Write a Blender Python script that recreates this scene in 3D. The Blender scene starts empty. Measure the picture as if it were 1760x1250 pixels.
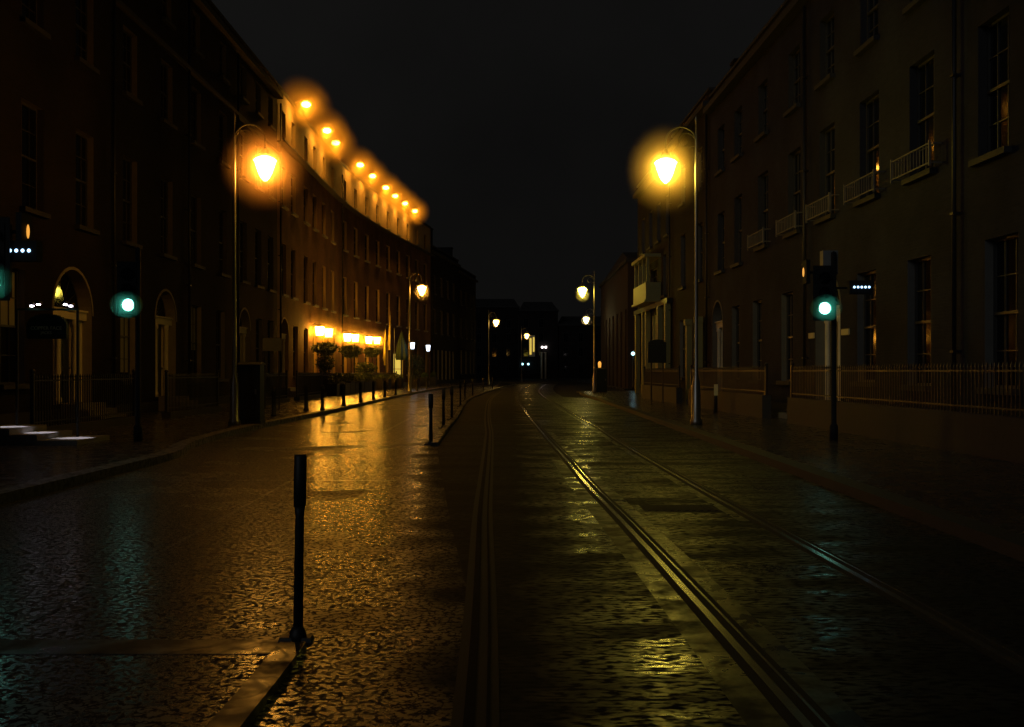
import bpy, math, random
import numpy as np
from mathutils import Vector, Matrix
random.seed(7)
R = math.radians
sc = bpy.context.scene
COL = sc.collection

# ------------------------------------------------------------------ camera
cd = bpy.data.cameras.new('camera'); cam = bpy.data.objects.new('camera', cd); COL.objects.link(cam)
cam.location = (0, 0, 1.6); cam.rotation_euler = (R(90), 0, 0)
cd.sensor_width = 36; cd.lens = 35; cd.shift_y = 0.0074; cd.clip_start = .1; cd.clip_end = 2000
sc.camera = cam
# ------------------------------------------------------------------ night sky
w = bpy.data.worlds.new("World"); sc.world = w; w.use_nodes = True
wn = w.node_tree; bg = wn.nodes['Background']
sky = wn.nodes.new('ShaderNodeTexSky'); sky.sky_type = 'NISHITA'; sky.sun_disc = False
sky.sun_elevation = R(-6); sky.sun_rotation = R(212)
mixc = wn.nodes.new('ShaderNodeMix'); mixc.data_type = 'RGBA'; mixc.inputs[0].default_value = .92
wn.links.new(sky.outputs[0], mixc.inputs[6]); mixc.inputs[7].default_value = (.066, .064, .061, 1)
wt = wn.nodes.new('ShaderNodeTexCoord'); cn = wn.nodes.new('ShaderNodeTexNoise'); cn.inputs['Scale'].default_value = 2.2; cn.inputs['Detail'].default_value = 5
wn.links.new(wt.outputs['Generated'], cn.inputs['Vector']); cr = wn.nodes.new('ShaderNodeMapRange'); cr.inputs[1].default_value = .3; cr.inputs[2].default_value = .7
cr.inputs[3].default_value = .055; cr.inputs[4].default_value = .105; wn.links.new(cn.outputs[0], cr.inputs[0])
wn.links.new(mixc.outputs[2], bg.inputs[0]); wn.links.new(cr.outputs[0], bg.inputs[1])
sd = bpy.data.lights.new('fill_sun', 'SUN'); sd.energy = .11; sd.angle = R(25); sd.color = (.92, .96, 1)  # added cool fill light that lifts the right-hand facades
so = bpy.data.objects.new('fill_sun', sd); COL.objects.link(so)
so.rotation_euler = Vector((.50, .80, -.34)).to_track_quat('-Z', 'Y').to_euler(); so.location = (-10, -20, 30)
vs = sc.view_settings; vs.view_transform = 'Standard'; vs.look = 'None'; vs.exposure = 0; vs.gamma = 1
sc.cycles.use_denoising = True
sc.cycles.max_bounces = 5; sc.cycles.diffuse_bounces = 2; sc.cycles.glossy_bounces = 3
sc.cycles.volume_bounces = 0; sc.cycles.adaptive_threshold = .004
sc.cycles.sample_clamp_indirect = 3

# ------------------------------------------------------------------ materials
MATS = {}
def nmat(name):
    m = bpy.data.materials.new(name); m.use_nodes = True; MATS[name] = m
    return m, m.node_tree, m.node_tree.nodes['Principled BSDF']
def N(nt, t, **k):
    n = nt.nodes.new(t)
    for a, b in k.items(): setattr(n, a, b)
    return n
def mat(name, col, rough=.6, metal=0, var=.25, scale=6, bump=0, spec=.5):
    """principled colour broken up by noise"""
    m, nt, b = nmat(name)
    tc = N(nt, 'ShaderNodeTexCoord'); no = N(nt, 'ShaderNodeTexNoise')
    no.inputs['Scale'].default_value = scale; no.inputs['Detail'].default_value = 5
    nt.links.new(tc.outputs['Object'], no.inputs['Vector'])
    r = N(nt, 'ShaderNodeMapRange'); r.inputs[3].default_value = 1-var; r.inputs[4].default_value = 1+var
    nt.links.new(no.outputs[0], r.inputs[0])
    mx = N(nt, 'ShaderNodeVectorMath', operation='SCALE'); mx.inputs[0].default_value = col
    nt.links.new(r.outputs[0], mx.inputs['Scale']); nt.links.new(mx.outputs[0], b.inputs['Base Color'])
    b.inputs['Roughness'].default_value = rough; b.inputs['Metallic'].default_value = metal
    b.inputs['Specular IOR Level'].default_value = spec
    if bump:
        bp = N(nt, 'ShaderNodeBump'); bp.inputs['Strength'].default_value = bump; bp.inputs['Distance'].default_value = .02
        n2 = N(nt, 'ShaderNodeTexNoise'); n2.inputs['Scale'].default_value = scale*6; n2.inputs['Detail'].default_value = 4
        nt.links.new(tc.outputs['Object'], n2.inputs['Vector'])
        nt.links.new(n2.outputs[0], bp.inputs['Height']); nt.links.new(bp.outputs[0], b.inputs['Normal'])
    return m
def emat(name, col, strength):
    m, nt, b = nmat(name)
    b.inputs['Base Color'].default_value = (.6, .6, .6, 1)
    b.inputs['Emission Color'].default_value = (*col, 1); b.inputs['Emission Strength'].default_value = strength
    return m
def brick(name, c1, c2, mortar, rough=.85):
    m, nt, b = nmat(name)
    tc = N(nt, 'ShaderNodeTexCoord'); sx = N(nt, 'ShaderNodeSeparateXYZ'); ad = N(nt, 'ShaderNodeMath', operation='ADD'); cb = N(nt, 'ShaderNodeCombineXYZ')
    nt.links.new(tc.outputs['Object'], sx.inputs[0]); nt.links.new(sx.outputs[0], ad.inputs[0]); nt.links.new(sx.outputs[1], ad.inputs[1])
    nt.links.new(ad.outputs[0], cb.inputs[0]); nt.links.new(sx.outputs[2], cb.inputs[1])
    bt = N(nt, 'ShaderNodeTexBrick'); nt.links.new(cb.outputs[0], bt.inputs['Vector'])
    bt.inputs['Color1'].default_value = (*c1, 1); bt.inputs['Color2'].default_value = (*c2, 1); bt.inputs['Mortar'].default_value = (*mortar, 1)
    bt.inputs['Scale'].default_value = 1; bt.inputs['Brick Width'].default_value = .225; bt.inputs['Row Height'].default_value = .075; bt.inputs['Mortar Size'].default_value = .01
    no = N(nt, 'ShaderNodeTexNoise'); no.inputs['Scale'].default_value = .5; no.inputs['Detail'].default_value = 6
    nt.links.new(tc.outputs['Object'], no.inputs['Vector'])
    r = N(nt, 'ShaderNodeMapRange'); r.inputs[1].default_value = .3; r.inputs[2].default_value = .7; r.inputs[3].default_value = .55; r.inputs[4].default_value = 1.3
    nt.links.new(no.outputs[0], r.inputs[0])
    mx = N(nt, 'ShaderNodeVectorMath', operation='SCALE'); nt.links.new(bt.outputs[0], mx.inputs[0]); nt.links.new(r.outputs[0], mx.inputs['Scale'])
    nt.links.new(mx.outputs[0], b.inputs['Base Color']); b.inputs['Roughness'].default_value = rough
    b.inputs['Specular IOR Level'].default_value = .2
    bp = N(nt, 'ShaderNodeBump'); bp.inputs['Strength'].default_value = .5; bp.inputs['Distance'].default_value = .008; bp.invert = True
    nt.links.new(bt.outputs['Fac'], bp.inputs['Height']); nt.links.new(bp.outputs[0], b.inputs['Normal'])
    return m
def wet(name, base, cell, rough_wet, rough_dry, dry_cut, patch=.35, slabs=None, spec=.5, bump=.25, pit=(.40, .52), vein=0., stretch=(1, 1, 1), dist=.6, refl_fade=None, slope=0):
    """wet ground: a film of water broken by dry veins and pits"""
    m, nt, b = nmat(name); L = nt.links.new
    tc = N(nt, 'ShaderNodeTexCoord')
    v = N(nt, 'ShaderNodeTexNoise'); v.inputs['Scale'].default_value = cell; v.inputs['Detail'].default_value = 3; v.inputs['Distortion'].default_value = dist
    mp = N(nt, 'ShaderNodeMapping'); mp.inputs['Scale'].default_value = stretch; L(tc.outputs['Object'], mp.inputs[0]); L(mp.outputs[0], v.inputs['Vector'])
    # veins where the noise crosses its middle value
    s = N(nt, 'ShaderNodeMath', operation='SUBTRACT'); L(v.outputs[0], s.inputs[0]); s.inputs[1].default_value = .5
    a = N(nt, 'ShaderNodeMath', operation='ABSOLUTE'); L(s.outputs[0], a.inputs[0])
    vr = N(nt, 'ShaderNodeMapRange'); vr.inputs[1].default_value = .008; vr.inputs[2].default_value = .04; vr.inputs[3].default_value = vein; L(a.outputs[0], vr.inputs[0])
    big = N(nt, 'ShaderNodeTexNoise'); big.inputs['Scale'].default_value = patch; big.inputs['Detail'].default_value = 6; big.inputs['Roughness'].default_value = .6
    L(mp.outputs[0], big.inputs['Vector'])
    pits = N(nt, 'ShaderNodeTexNoise'); pits.inputs['Scale'].default_value = cell*2.2; pits.inputs['Detail'].default_value = 4
    L(mp.outputs[0], pits.inputs['Vector'])
    pr = N(nt, 'ShaderNodeMapRange'); pr.inputs[1].default_value = pit[0]; pr.inputs[2].default_value = pit[1]; L(pits.outputs[0], pr.inputs[0])
    br = N(nt, 'ShaderNodeMapRange'); br.inputs[1].default_value = dry_cut-.08; br.inputs[2].default_value = dry_cut+.12; L(big.outputs[0], br.inputs[0])
    br.inputs[3].default_value = .15
    m1 = N(nt, 'ShaderNodeMath', operation='MULTIPLY'); L(vr.outputs[0], m1.inputs[0]); L(pr.outputs[0], m1.inputs[1])
    m2 = N(nt, 'ShaderNodeMath', operation='MULTIPLY'); L(m1.outputs[0], m2.inputs[0]); L(br.outputs[0], m2.inputs[1])
    wetness = m2.outputs[0]
    if refl_fade:      # fades the gloss along the edge of a reflection, painted in
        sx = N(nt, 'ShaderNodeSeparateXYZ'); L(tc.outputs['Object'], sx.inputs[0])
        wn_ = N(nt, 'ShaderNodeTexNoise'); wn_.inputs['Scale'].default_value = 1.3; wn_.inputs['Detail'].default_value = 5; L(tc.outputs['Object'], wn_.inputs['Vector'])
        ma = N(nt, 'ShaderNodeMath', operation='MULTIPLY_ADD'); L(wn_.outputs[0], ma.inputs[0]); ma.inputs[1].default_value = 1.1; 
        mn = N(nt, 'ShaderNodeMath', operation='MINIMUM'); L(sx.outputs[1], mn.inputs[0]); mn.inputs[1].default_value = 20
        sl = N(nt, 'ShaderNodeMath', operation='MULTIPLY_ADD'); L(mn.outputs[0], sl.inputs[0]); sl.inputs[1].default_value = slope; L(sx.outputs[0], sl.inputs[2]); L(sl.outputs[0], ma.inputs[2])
        xr = N(nt, 'ShaderNodeMapRange'); L(ma.outputs[0], xr.inputs[0]); xr.inputs[1].default_value = refl_fade[0]+.55; xr.inputs[2].default_value = refl_fade[1]+.55; xr.inputs[3].default_value = .06
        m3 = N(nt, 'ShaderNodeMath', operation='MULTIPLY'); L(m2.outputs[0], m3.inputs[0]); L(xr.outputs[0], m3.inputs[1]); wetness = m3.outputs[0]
    if slabs:
        bt = N(nt, 'ShaderNodeTexBrick'); L(tc.outputs['Object'], bt.inputs['Vector']); bt.inputs['Scale'].default_value = 1
        bt.inputs['Brick Width'].default_value = slabs[0]; bt.inputs['Row Height'].default_value = slabs[1]; bt.inputs['Mortar Size'].default_value = .012
        bt.inputs['Color1'].default_value = (*[c*.8 for c in base], 1); bt.inputs['Color2'].default_value = (*[c*1.25 for c in base], 1); bt.inputs['Mortar'].default_value = (*[c*.4 for c in base], 1)
        L(bt.outputs[0], b.inputs['Base Color'])
    else:
        mc = N(nt, 'ShaderNodeMapRange'); L(pits.outputs[0], mc.inputs[0]); mc.inputs[3].default_value = .6; mc.inputs[4].default_value = 1.5
        sv = N(nt, 'ShaderNodeVectorMath', operation='SCALE'); sv.inputs[0].default_value = base; L(mc.outputs[0], sv.inputs['Scale']); L(sv.outputs[0], b.inputs['Base Color'])
    rr = N(nt, 'ShaderNodeMapRange'); L(wetness, rr.inputs[0]); rr.inputs[3].default_value = rough_dry; rr.inputs[4].default_value = rough_wet
    L(rr.outputs[0], b.inputs['Roughness'])
    sr = N(nt, 'ShaderNodeMapRange'); L(wetness, sr.inputs[0]); sr.inputs[3].default_value = .03; sr.inputs[4].default_value = spec
    L(sr.outputs[0], b.inputs['Specular IOR Level'])
    bp = N(nt, 'ShaderNodeBump'); bp.inputs['Strength'].default_value = bump; bp.inputs['Distance'].default_value = .01
    L(v.outputs[0], bp.inputs['Height']); L(bp.outputs[0], b.inputs['Normal'])
    return m

wet('wet asphalt', (.022, .021, .022), 11, .24, .8, .33, pit=(.38, .5), dist=.3, bump=.15, spec=.8, refl_fade=(.28, -.2), slope=.085)  # gloss fade stands in for the edge of the hotel's reflection
wet('wet paving', (.05, .045, .04), 3, .2, .6, .24, slabs=(.9, .6), bump=.04, pit=(.2, .36), spec=1., vein=.6)
wet('wet concrete', (.10, .10, .09), 6, .24, .5, .34, bump=.12)
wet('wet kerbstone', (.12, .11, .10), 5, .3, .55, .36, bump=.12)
mat('dark ground', (.02, .02, .02), .8)
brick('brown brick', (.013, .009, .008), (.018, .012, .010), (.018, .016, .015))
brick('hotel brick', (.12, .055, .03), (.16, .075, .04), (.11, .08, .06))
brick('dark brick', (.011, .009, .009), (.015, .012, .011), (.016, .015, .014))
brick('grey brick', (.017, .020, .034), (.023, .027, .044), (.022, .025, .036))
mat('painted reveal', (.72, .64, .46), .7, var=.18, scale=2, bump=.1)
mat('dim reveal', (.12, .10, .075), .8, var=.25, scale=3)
mat('half lit reveal', (.27, .235, .17), .75, var=.25, scale=3)  # cream reveal with night shade put into its colour
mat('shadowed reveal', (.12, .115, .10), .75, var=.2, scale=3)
mat('lit hotel wall', (.34, .24, .12), .8, var=.15, scale=1.2, bump=.1)  # paler hotel wall and reveals; floodlight glow put into the colour
mat('white ironwork', (.13, .125, .11), .5)
mat('unlit stone', (.03, .029, .029), .7, var=.3, scale=8, bump=.2)  # stone darkened in colour so unlit trim sinks into the night
wet('wet strip', (.035, .033, .026), 2.2, .22, .6, .46, patch=1.6, bump=.08, pit=(.3, .45), vein=.6, spec=.6)
mat('granite', (.20, .19, .175), .65, var=.2, scale=14, bump=.2)
mat('window paint', (.045, .043, .038), .45, var=.1)
mat('door paint', (.02, .03, .035), .35, var=.2)
mat('glass dark', (.006, .007, .008), .05, var=.1, spec=.16)
mat('blind', (.30, .29, .22), .9, var=.12, scale=3)
mat('roof slate', (.04, .042, .048), .7, var=.3)
mat('black iron', (.012, .012, .013), .45, var=.2)
mat('galvanised', (.26, .25, .22), .3, .85, var=.15, scale=9)
mat('black rubber', (.012, .012, .012), .55, var=.2)
mat('signal black', (.008, .008, .008), .85, var=.2)
mat('signal grey', (.22, .22, .2), .55, var=.2)
mat('cabinet green', (.014, .022, .02), .45, var=.2)
mat('rail dull', (.016, .015, .014), .85, 0, var=.3, scale=20, spec=.06)
mat('lamp bronze', (.05, .045, .035), .5, .4, var=.2)
mat('rail steel', (.5, .49, .45), .22, .95, var=.2, scale=20)
mat('rail groove', (.008, .008, .008), .8)
mat('foliage', (.035, .06, .022), .6, var=.5, scale=9)
mat('foliage pale', (.08, .10, .03), .6, var=.5, scale=9)
mat('bark', (.05, .035, .022), .9, var=.3)
mat('planter', (.02, .018, .016), .6, var=.2)
mat('canvas green', (.012, .03, .02), .85, var=.2)
mat('canvas yellow', (.55, .45, .10), .85, var=.15)
mat('sign green', (.006, .03, .014), .45, var=.1)
mat('sign letter', (.7, .75, .45), .6, var=.2)
mat('cream plaque', (.6, .55, .3), .6, var=.1)
mat('shop paint', (.34, .31, .12), .55, var=.12)
mat('reddish render', (.022, .012, .010), .85, var=.2)
emat('lamp orange', (1, .43, .05), 80)
emat('lamp yellow', (1, .78, .09), 60)
emat('lamp warm', (1, .44, .06), 75)
emat('lamp small', (1, .58, .13), 42)
emat('lamp pale', (1, .80, .34), 26)
emat('flood orange', (1, .46, .05), 100)
emat('lantern warm', (1, .42, .035), 105)
emat('lantern white', (.75, .88, 1), 4)
emat('signal lens green', (.34, 1, .80), 7)
emat('signal dot', (.40, .68, 1), 3)
emat('signal amber', (1, .42, .06), .9)
emat('spot white', (.95, .85, 1), 14)
emat('far light', (1, .86, .82), 4)
emat('far blue light', (.45, .9, 1), 3)
emat('lit room', (1, .70, .10), .75)
emat('lit interior', (.9, .8, .22), .05)

# ------------------------------------------------------------------ mesh helpers
class MB:
    def __init__(s, f=None): s.v = []; s.f = []; s.mi = []; s.M = f; s.cur = 0; s.smooth = []; s.sm = False
    def V(s, p):
        s.v.append(tuple(s.M(*p)) if s.M else tuple(p)); return len(s.v)-1
    def F(s, idx): s.f.append(list(idx)); s.mi.append(s.cur); s.smooth.append(s.sm)
    def quad(s, a, b, c, d): s.F([s.V(a), s.V(b), s.V(c), s.V(d)])
    def box(s, x0, x1, y0, y1, z0, z1, tx=1., ty=1.):
        cx, cy = (x0+x1)/2, (y0+y1)/2
        i = [s.V(p) for p in ((x0, y0, z0), (x1, y0, z0), (x1, y1, z0), (x0, y1, z0))]
        i += [s.V((cx+(p[0]-cx)*tx, cy+(p[1]-cy)*ty, z1)) for p in ((x0, y0), (x1, y0), (x1, y1), (x0, y1))]
        for q in ((3, 2, 1, 0), (4, 5, 6, 7), (0, 1, 5, 4), (1, 2, 6, 5), (2, 3, 7, 6), (3, 0, 4, 7)): s.F([i[k] for k in q])
        return s
    def lathe(s, prof, n=16, c=(0, 0)):
        s.sm = True; rows = []
        for r, z in prof:
            rows.append([s.V((c[0]+r*math.cos(2*math.pi*k/n), c[1]+r*math.sin(2*math.pi*k/n), z)) for k in range(n)])
        for a, b in zip(rows, rows[1:]):
            for k in range(n): s.F([a[k], a[(k+1) % n], b[(k+1) % n], b[k]])
        s.sm = False
        s.F(rows[0][::-1]); s.F(rows[-1])
        return s
    def tube(s, pts, r, n=8):
        pts = [Vector(p) for p in pts]; rs = r if isinstance(r, (list, tuple)) else [r]*len(pts); rows = []
        up = None; s.sm = True
        for i, p in enumerate(pts):
            t = (pts[min(i+1, len(pts)-1)]-pts[max(i-1, 0)]).normalized()
            if up is None: up = t.orthogonal().normalized()
            a = (up-t*up.dot(t)).normalized(); up = a; b = t.cross(a)
            rows.append([s.V(p+(a*math.cos(2*math.pi*k/n)+b*math.sin(2*math.pi*k/n))*rs[i]) for k in range(n)])
        for a, b in zip(rows, rows[1:]):
            for k in range(n): s.F([a[k], a[(k+1) % n], b[(k+1) % n], b[k]])
        s.sm = False
        s.F(rows[0][::-1]); s.F(rows[-1])
        return s
    def ball(s, c, rx, ry, rz, n=14, m=8):
        s.sm = True; rows = []
        for j in range(1, m):
            th = math.pi*j/m
            rows.append([s.V((c[0]+rx*math.sin(th)*math.cos(2*math.pi*k/n), c[1]+ry*math.sin(th)*math.sin(2*math.pi*k/n), c[2]+rz*math.cos(th))) for k in range(n)])
        for a, b in zip(rows, rows[1:]):
            for k in range(n): s.F([a[k], b[k], b[(k+1) % n], a[(k+1) % n]])
        t = s.V((c[0], c[1], c[2]+rz)); u = s.V((c[0], c[1], c[2]-rz))
        for k in range(n):
            s.F([t, rows[0][k], rows[0][(k+1) % n]]); s.F([u, rows[-1][(k+1) % n], rows[-1][k]])
        s.sm = False
        return s
    def leaves(s, c, rx, ry, rz, n, size=.07):
        for _ in range(n):
            while True:
                p = Vector([random.uniform(-1, 1) for _ in range(3)])
                if .25 < p.length < 1 + random.uniform(-.15, .12): break
            q = Vector((c[0]+p.x*rx, c[1]+p.y*ry, c[2]+p.z*rz))
            a = Vector([random.gauss(0, 1) for _ in range(3)]).normalized(); b = a.orthogonal().normalized(); b.rotate(Matrix.Rotation(random.random()*6.3, 3, a))
            d = a.cross(b); z = size*random.uniform(.6, 1.4)
            s.quad(q-b*z, q-d*z*.45, q+b*z, q+d*z*.45)
        return s
    def build(s, name, mats, parent=None, **tags):
        me = bpy.data.meshes.new(name); me.from_pydata(s.v, [], s.f)
        for m in (mats if isinstance(mats, (list, tuple)) else [mats]): me.materials.append(MATS[m])
        me.polygons.foreach_set('material_index', s.mi); me.polygons.foreach_set('use_smooth', s.smooth)
        me.update()
        o = bpy.data.objects.new(name, me); COL.objects.link(o)
        if parent: o.parent = parent
        for k, v in tags.items(): o[k] = v
        return o
def thing(name, label, cat, loc=(0, 0, 0), rz=0, group=None):
    o = bpy.data.objects.new(name, None); COL.objects.link(o); o.location = loc; o.rotation_euler = (0, 0, rz)
    o.empty_display_size = .3; o['label'] = label; o['category'] = cat
    if group: o['group'] = group
    return o
def dup(root, loc, rz, label, group=None):
    def cp(o, par):
        c = o.copy(); COL.objects.link(c); c.parent = par
        for ch in kids.get(o.name, []): cp(ch, c)
        return c
    kids = {}
    for o in list(bpy.data.objects):
        if o.parent: kids.setdefault(o.parent.name, []).append(o)
    r = cp(root, None); r.location = loc; r.rotation_euler = (0, 0, rz); r['label'] = label
    if group: r['group'] = group
    return r
ORD = 'first second third fourth fifth sixth seventh eighth ninth tenth eleventh twelfth'.split()

# smooth curves X(Y)
def curve(pts):
    Y = np.array([p[0] for p in pts], float); X = np.array([p[1] for p in pts], float)
    d = np.zeros_like(X); sl = np.diff(X)/np.diff(Y)
    d[1:-1] = (sl[1:]+sl[:-1])/2; d[0] = sl[0]; d[-1] = sl[-1]
    def f(y):
        i = int(np.clip(np.searchsorted(Y, y)-1, 0, len(Y)-2)); h = Y[i+1]-Y[i]; t = (y-Y[i])/h
        if t < 0: return float(X[0]+d[0]*(y-Y[0]))
        if t > 1: return float(X[-1]+d[-1]*(y-Y[-1]))
        return float((2*t**3-3*t**2+1)*X[i]+(t**3-2*t**2+t)*h*d[i]+(-2*t**3+3*t**2)*X[i+1]+(t**3-t**2)*h*d[i+1])
    return f
FX = curve([(0, -13), (40, -13), (70, -13), (75, -13), (80, -12.75), (85, -12.3), (90, -11.75), (95, -11.1), (100, -10.4), (105, -9.7), (110, -9.0), (120, -7.6), (130, -6.3), (140, -5.1), (160, -3)])
KL = curve([(-20, -6.8), (16, -6.1), (18.4, -6.15), (20.7, -6.65), (40, -6.85), (60, -6.9), (80, -6.5), (100, -5.6), (124, -3.9), (145, -2.0), (171, .5), (200, 4), (240, 12)])
RX = lambda y: 10.23-.023*y
def ML(s, n, z):
    d = (FX(s+.05)-FX(s-.05))/.1; l = math.hypot(1, d)
    return (FX(s)+n/l, s-n*d/l, z)
def MR(s, n, z): return (RX(s)-n, s-n*.023, z)

# ------------------------------------------------------------------ ground
g = MB(); g.quad((-700, -200, -.15), (700, -200, -.15), (700, 1500, -.15), (-700, 1500, -.15)); g.build('ground', 'dark ground', kind='structure')
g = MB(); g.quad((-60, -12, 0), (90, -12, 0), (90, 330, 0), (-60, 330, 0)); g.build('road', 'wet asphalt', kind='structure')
def strip(name, m, ys, xa, xb, z, kind='structure', **t):
    g = MB()
    for a, b in zip(ys, ys[1:]):
        g.quad((xa(a), a, z), (xb(a), a, z), (xb(b), b, z), (xa(b), b, z))
    return g.build(name, m, kind=kind, **t)
YL = list(np.arange(-10, 30, 1.))+list(np.arange(30, 141, 2.5))
strip('pavement_left', 'wet paving', YL, lambda y: -30, lambda y: KL(y)-.3, .13)
def kerb(name, ys, f, side, h=.13, wd=.3):
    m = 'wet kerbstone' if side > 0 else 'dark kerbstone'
    g = MB()
    for a, b in zip(ys, ys[1:]):
        xa, xb = f(a), f(b); oa, ob = xa-side*wd, xb-side*wd; hz = h+.002
        g.quad((xa, a, hz), (xb, b, hz), (ob, b, hz), (oa, a, hz)); g.quad((xa, a, 0), (xb, b, 0), (xb, b, hz), (xa, a, hz))
    return g.build(name, m, kind='structure')
kerb('kerb_left', YL, KL, 1)
KR = curve([(-10, 4.2), (12, 4.3), (24, 4.42), (50, 4.6), (70, 4.75), (72.5, 5.1), (73.8, 6), (74, 8)])
YR = [-10]+list(np.arange(0, 66, 3.))+[66, 68, 70, 71.5, 72.5, 73.2, 73.8, 74]
strip('pavement_right', 'wet paving', YR, lambda y: KR(y)+.3, lambda y: 30, .13)
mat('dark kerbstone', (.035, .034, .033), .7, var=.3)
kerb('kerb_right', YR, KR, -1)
# far footpath of the cross street
g = MB(); g.box(9.5, 60, 84, 300, 0, .13); g.build('pavement_far', 'wet paving', kind='structure')
# joints and strips crossing the carriageway
g = MB(); g.box(-6.1, -1.33, 5.62, 5.92, -.02, .004); g.build('road_concrete_band', 'wet strip', kind='structure')
g = MB(); g.box(-6.1, -1.7, 14.55, 14.61, -.02, .004); g.build('road_joint', 'wet concrete', kind='structure')
g = MB()
ys = [4, 8, 12, 16, 22, 30, 38, 46]
lx = curve([(4, -3.08), (9, -3.1), (16, -3.26), (30, -3.4), (46, -3.65)])
for a, b in zip(ys, ys[1:]): g.quad((lx(a)-.018, a, .004), (lx(a)+.018, a, .004), (lx(b)+.03, b, .004), (lx(b)-.03, b, .004))
g.build('road_seam', 'wet concrete', kind='structure')
BX = curve([(3, -1.3), (6, -1.28), (21.6, -1.73), (28, -1.89), (33, -1.95), (45, -2.3), (58, -2.5), (70, -2.15), (85, -1.7), (105, -.6), (130, 1.2)])
RB = curve([(2, 2.82), (7.6, 2.7), (13.6, 2.54), (22.3, 2.42), (28, 2.42), (32, 2.34), (43.5, 2.15), (64, 1.97), (78, 2.12), (100, 3.0), (124, 4.6), (160, 9)])
RA = curve([(2, 1.37), (5, 1.32), (11.4, 1.15), (13.2, 1.08), (18, .98), (22.6, .86), (32.6, .65), (45, .42), (54, .3), (64, .30), (78, .62), (95, 1.3), (124, 3.1), (160, 7.5)])
wet('tram bed asphalt', (.02, .021, .02), 9, .19, .75, .47, patch=1.1, bump=.14, pit=(.40, .53), vein=.75, stretch=(.55, 1.3, 1), spec=.8, refl_fade=(.1, .75))  # gloss fade painted in where the right lamp's reflection ends
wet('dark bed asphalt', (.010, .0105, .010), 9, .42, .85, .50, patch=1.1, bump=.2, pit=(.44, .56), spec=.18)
BL = curve([(2, .1), (4.5, -.08), (6, -.2), (10, -.6), (15, -1.05), (21, -1.55), (30, -1.8), (45, -2.15), (58, -2.35), (70, -2.0), (85, -1.55), (105, -.45), (130, 1.3)])  # bed edge drawn along the end of the hotel's reflection
YD = list(np.arange(2, 30, 1.))+list(np.arange(30, 126, 4.))
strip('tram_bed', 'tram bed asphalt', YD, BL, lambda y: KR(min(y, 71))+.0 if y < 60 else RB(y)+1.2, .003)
# tram bed edging kerb: short lit length by the near bollard, then on from the second one
def low_kerb(name, ys, f, wd, h):
    g = MB()
    for a, b in zip(ys, ys[1:]):
        i = [g.V(p) for p in ((f(a), a, 0), (f(a), a, h), (f(a)+wd, a, h), (f(a)+wd, a, 0), (f(b), b, 0), (f(b), b, h), (f(b)+wd, b, h), (f(b)+wd, b, 0))]
        for q in ((0, 1, 5, 4), (1, 2, 6, 5), (2, 3, 7, 6), (0, 3, 2, 1), (4, 5, 6, 7)): g.F([i[k] for k in q])
    return g.build(name, 'wet strip', kind='structure')
low_kerb('kerb_tram_near', [2, 3, 4, 5, 5.7], lambda y: BX(y)-.05, .15, .05)
low_kerb('kerb_tram_far', [21.3, 24, 28, 33, 39, 45, 52, 60, 70, 85, 100, 120], lambda y: BX(y)-.02, .16, .07)

# ------------------------------------------------------------------ tram rails
RC = curve([(2, -.15), (6, -.22), (11.4, -.36), (15, -.42), (22, -.54), (26.3, -.63), (30, -.75), (39.4, -.99), (56, -1.25), (70, -1.1), (91, -.5), (124, 1.6), (160, 6)])
YT = list(np.arange(2, 30, 1.))+list(np.arange(30, 160, 2.5))
def rail(f, label, steel='rail steel'):
    t = thing('tram_rail', label, 'rail', (0, 2, 0), 0, 'grooved tram rails in the road')
    for nm, m, a, b, z in (('rail_head', steel, -.030, .020, .012), ('groove', 'rail groove', .020, .075, .007), ('guard_lip', steel, .075, .092, .012), ('edge_seal', 'rail groove', -.085, -.030, .007), ('outer_seal', 'rail groove', .092, .135, .007)):
        g = MB()
        for p, q in zip(YT, YT[1:]):
            g.quad((f(p)+a, p-2, z), (f(p)+b, p-2, z), (f(q)+b, q-2, z), (f(q)+a, q-2, z))
            g.quad((f(p)+a, p-2, 0), (f(q)+a, q-2, 0), (f(q)+a, q-2, z), (f(p)+a, p-2, z))
        g.build(nm, m, t)
rail(RC, 'faint tram rail, leftmost of the three, nearest the thin bollards', 'rail dull')
rail(RA, 'bright tram rail in the middle, set between two pale concrete strips')
rail(RB, 'tram rail on the right side, nearest the dark pavement')
YS = [2.5, 4, 6, 8, 10, 12, 14, 16, 18]
strip('track_strip_left', 'wet strip', YS, lambda y: RA(y)-.27, lambda y: RA(y)-.04, .005)
strip('track_strip_middle', 'wet strip', YS+[20, 23, 26], lambda y: RA(y)+.085, lambda y: RA(y)+.28, .005)
strip('track_strip_right', 'wet strip', [10.6, 12, 14, 18, 24, 32, 42], lambda y: RB(y)-.2, lambda y: RB(y)-.04, .005)
t = thing('drain_cover', 'dark slotted drain cover lying between the two right tram rails', 'drain', (1.95, 11.6, 0))
g = MB(); g.box(-.44, .44, -.28, .28, -.02, .006); g.build('cover_plate', 'rail groove', t)
g = MB()
for k in range(10): g.box(-.4+k*.085, -.36+k*.085, -.24, .24, .0065, .012)
g.build('grating', 'rail groove', t)

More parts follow.
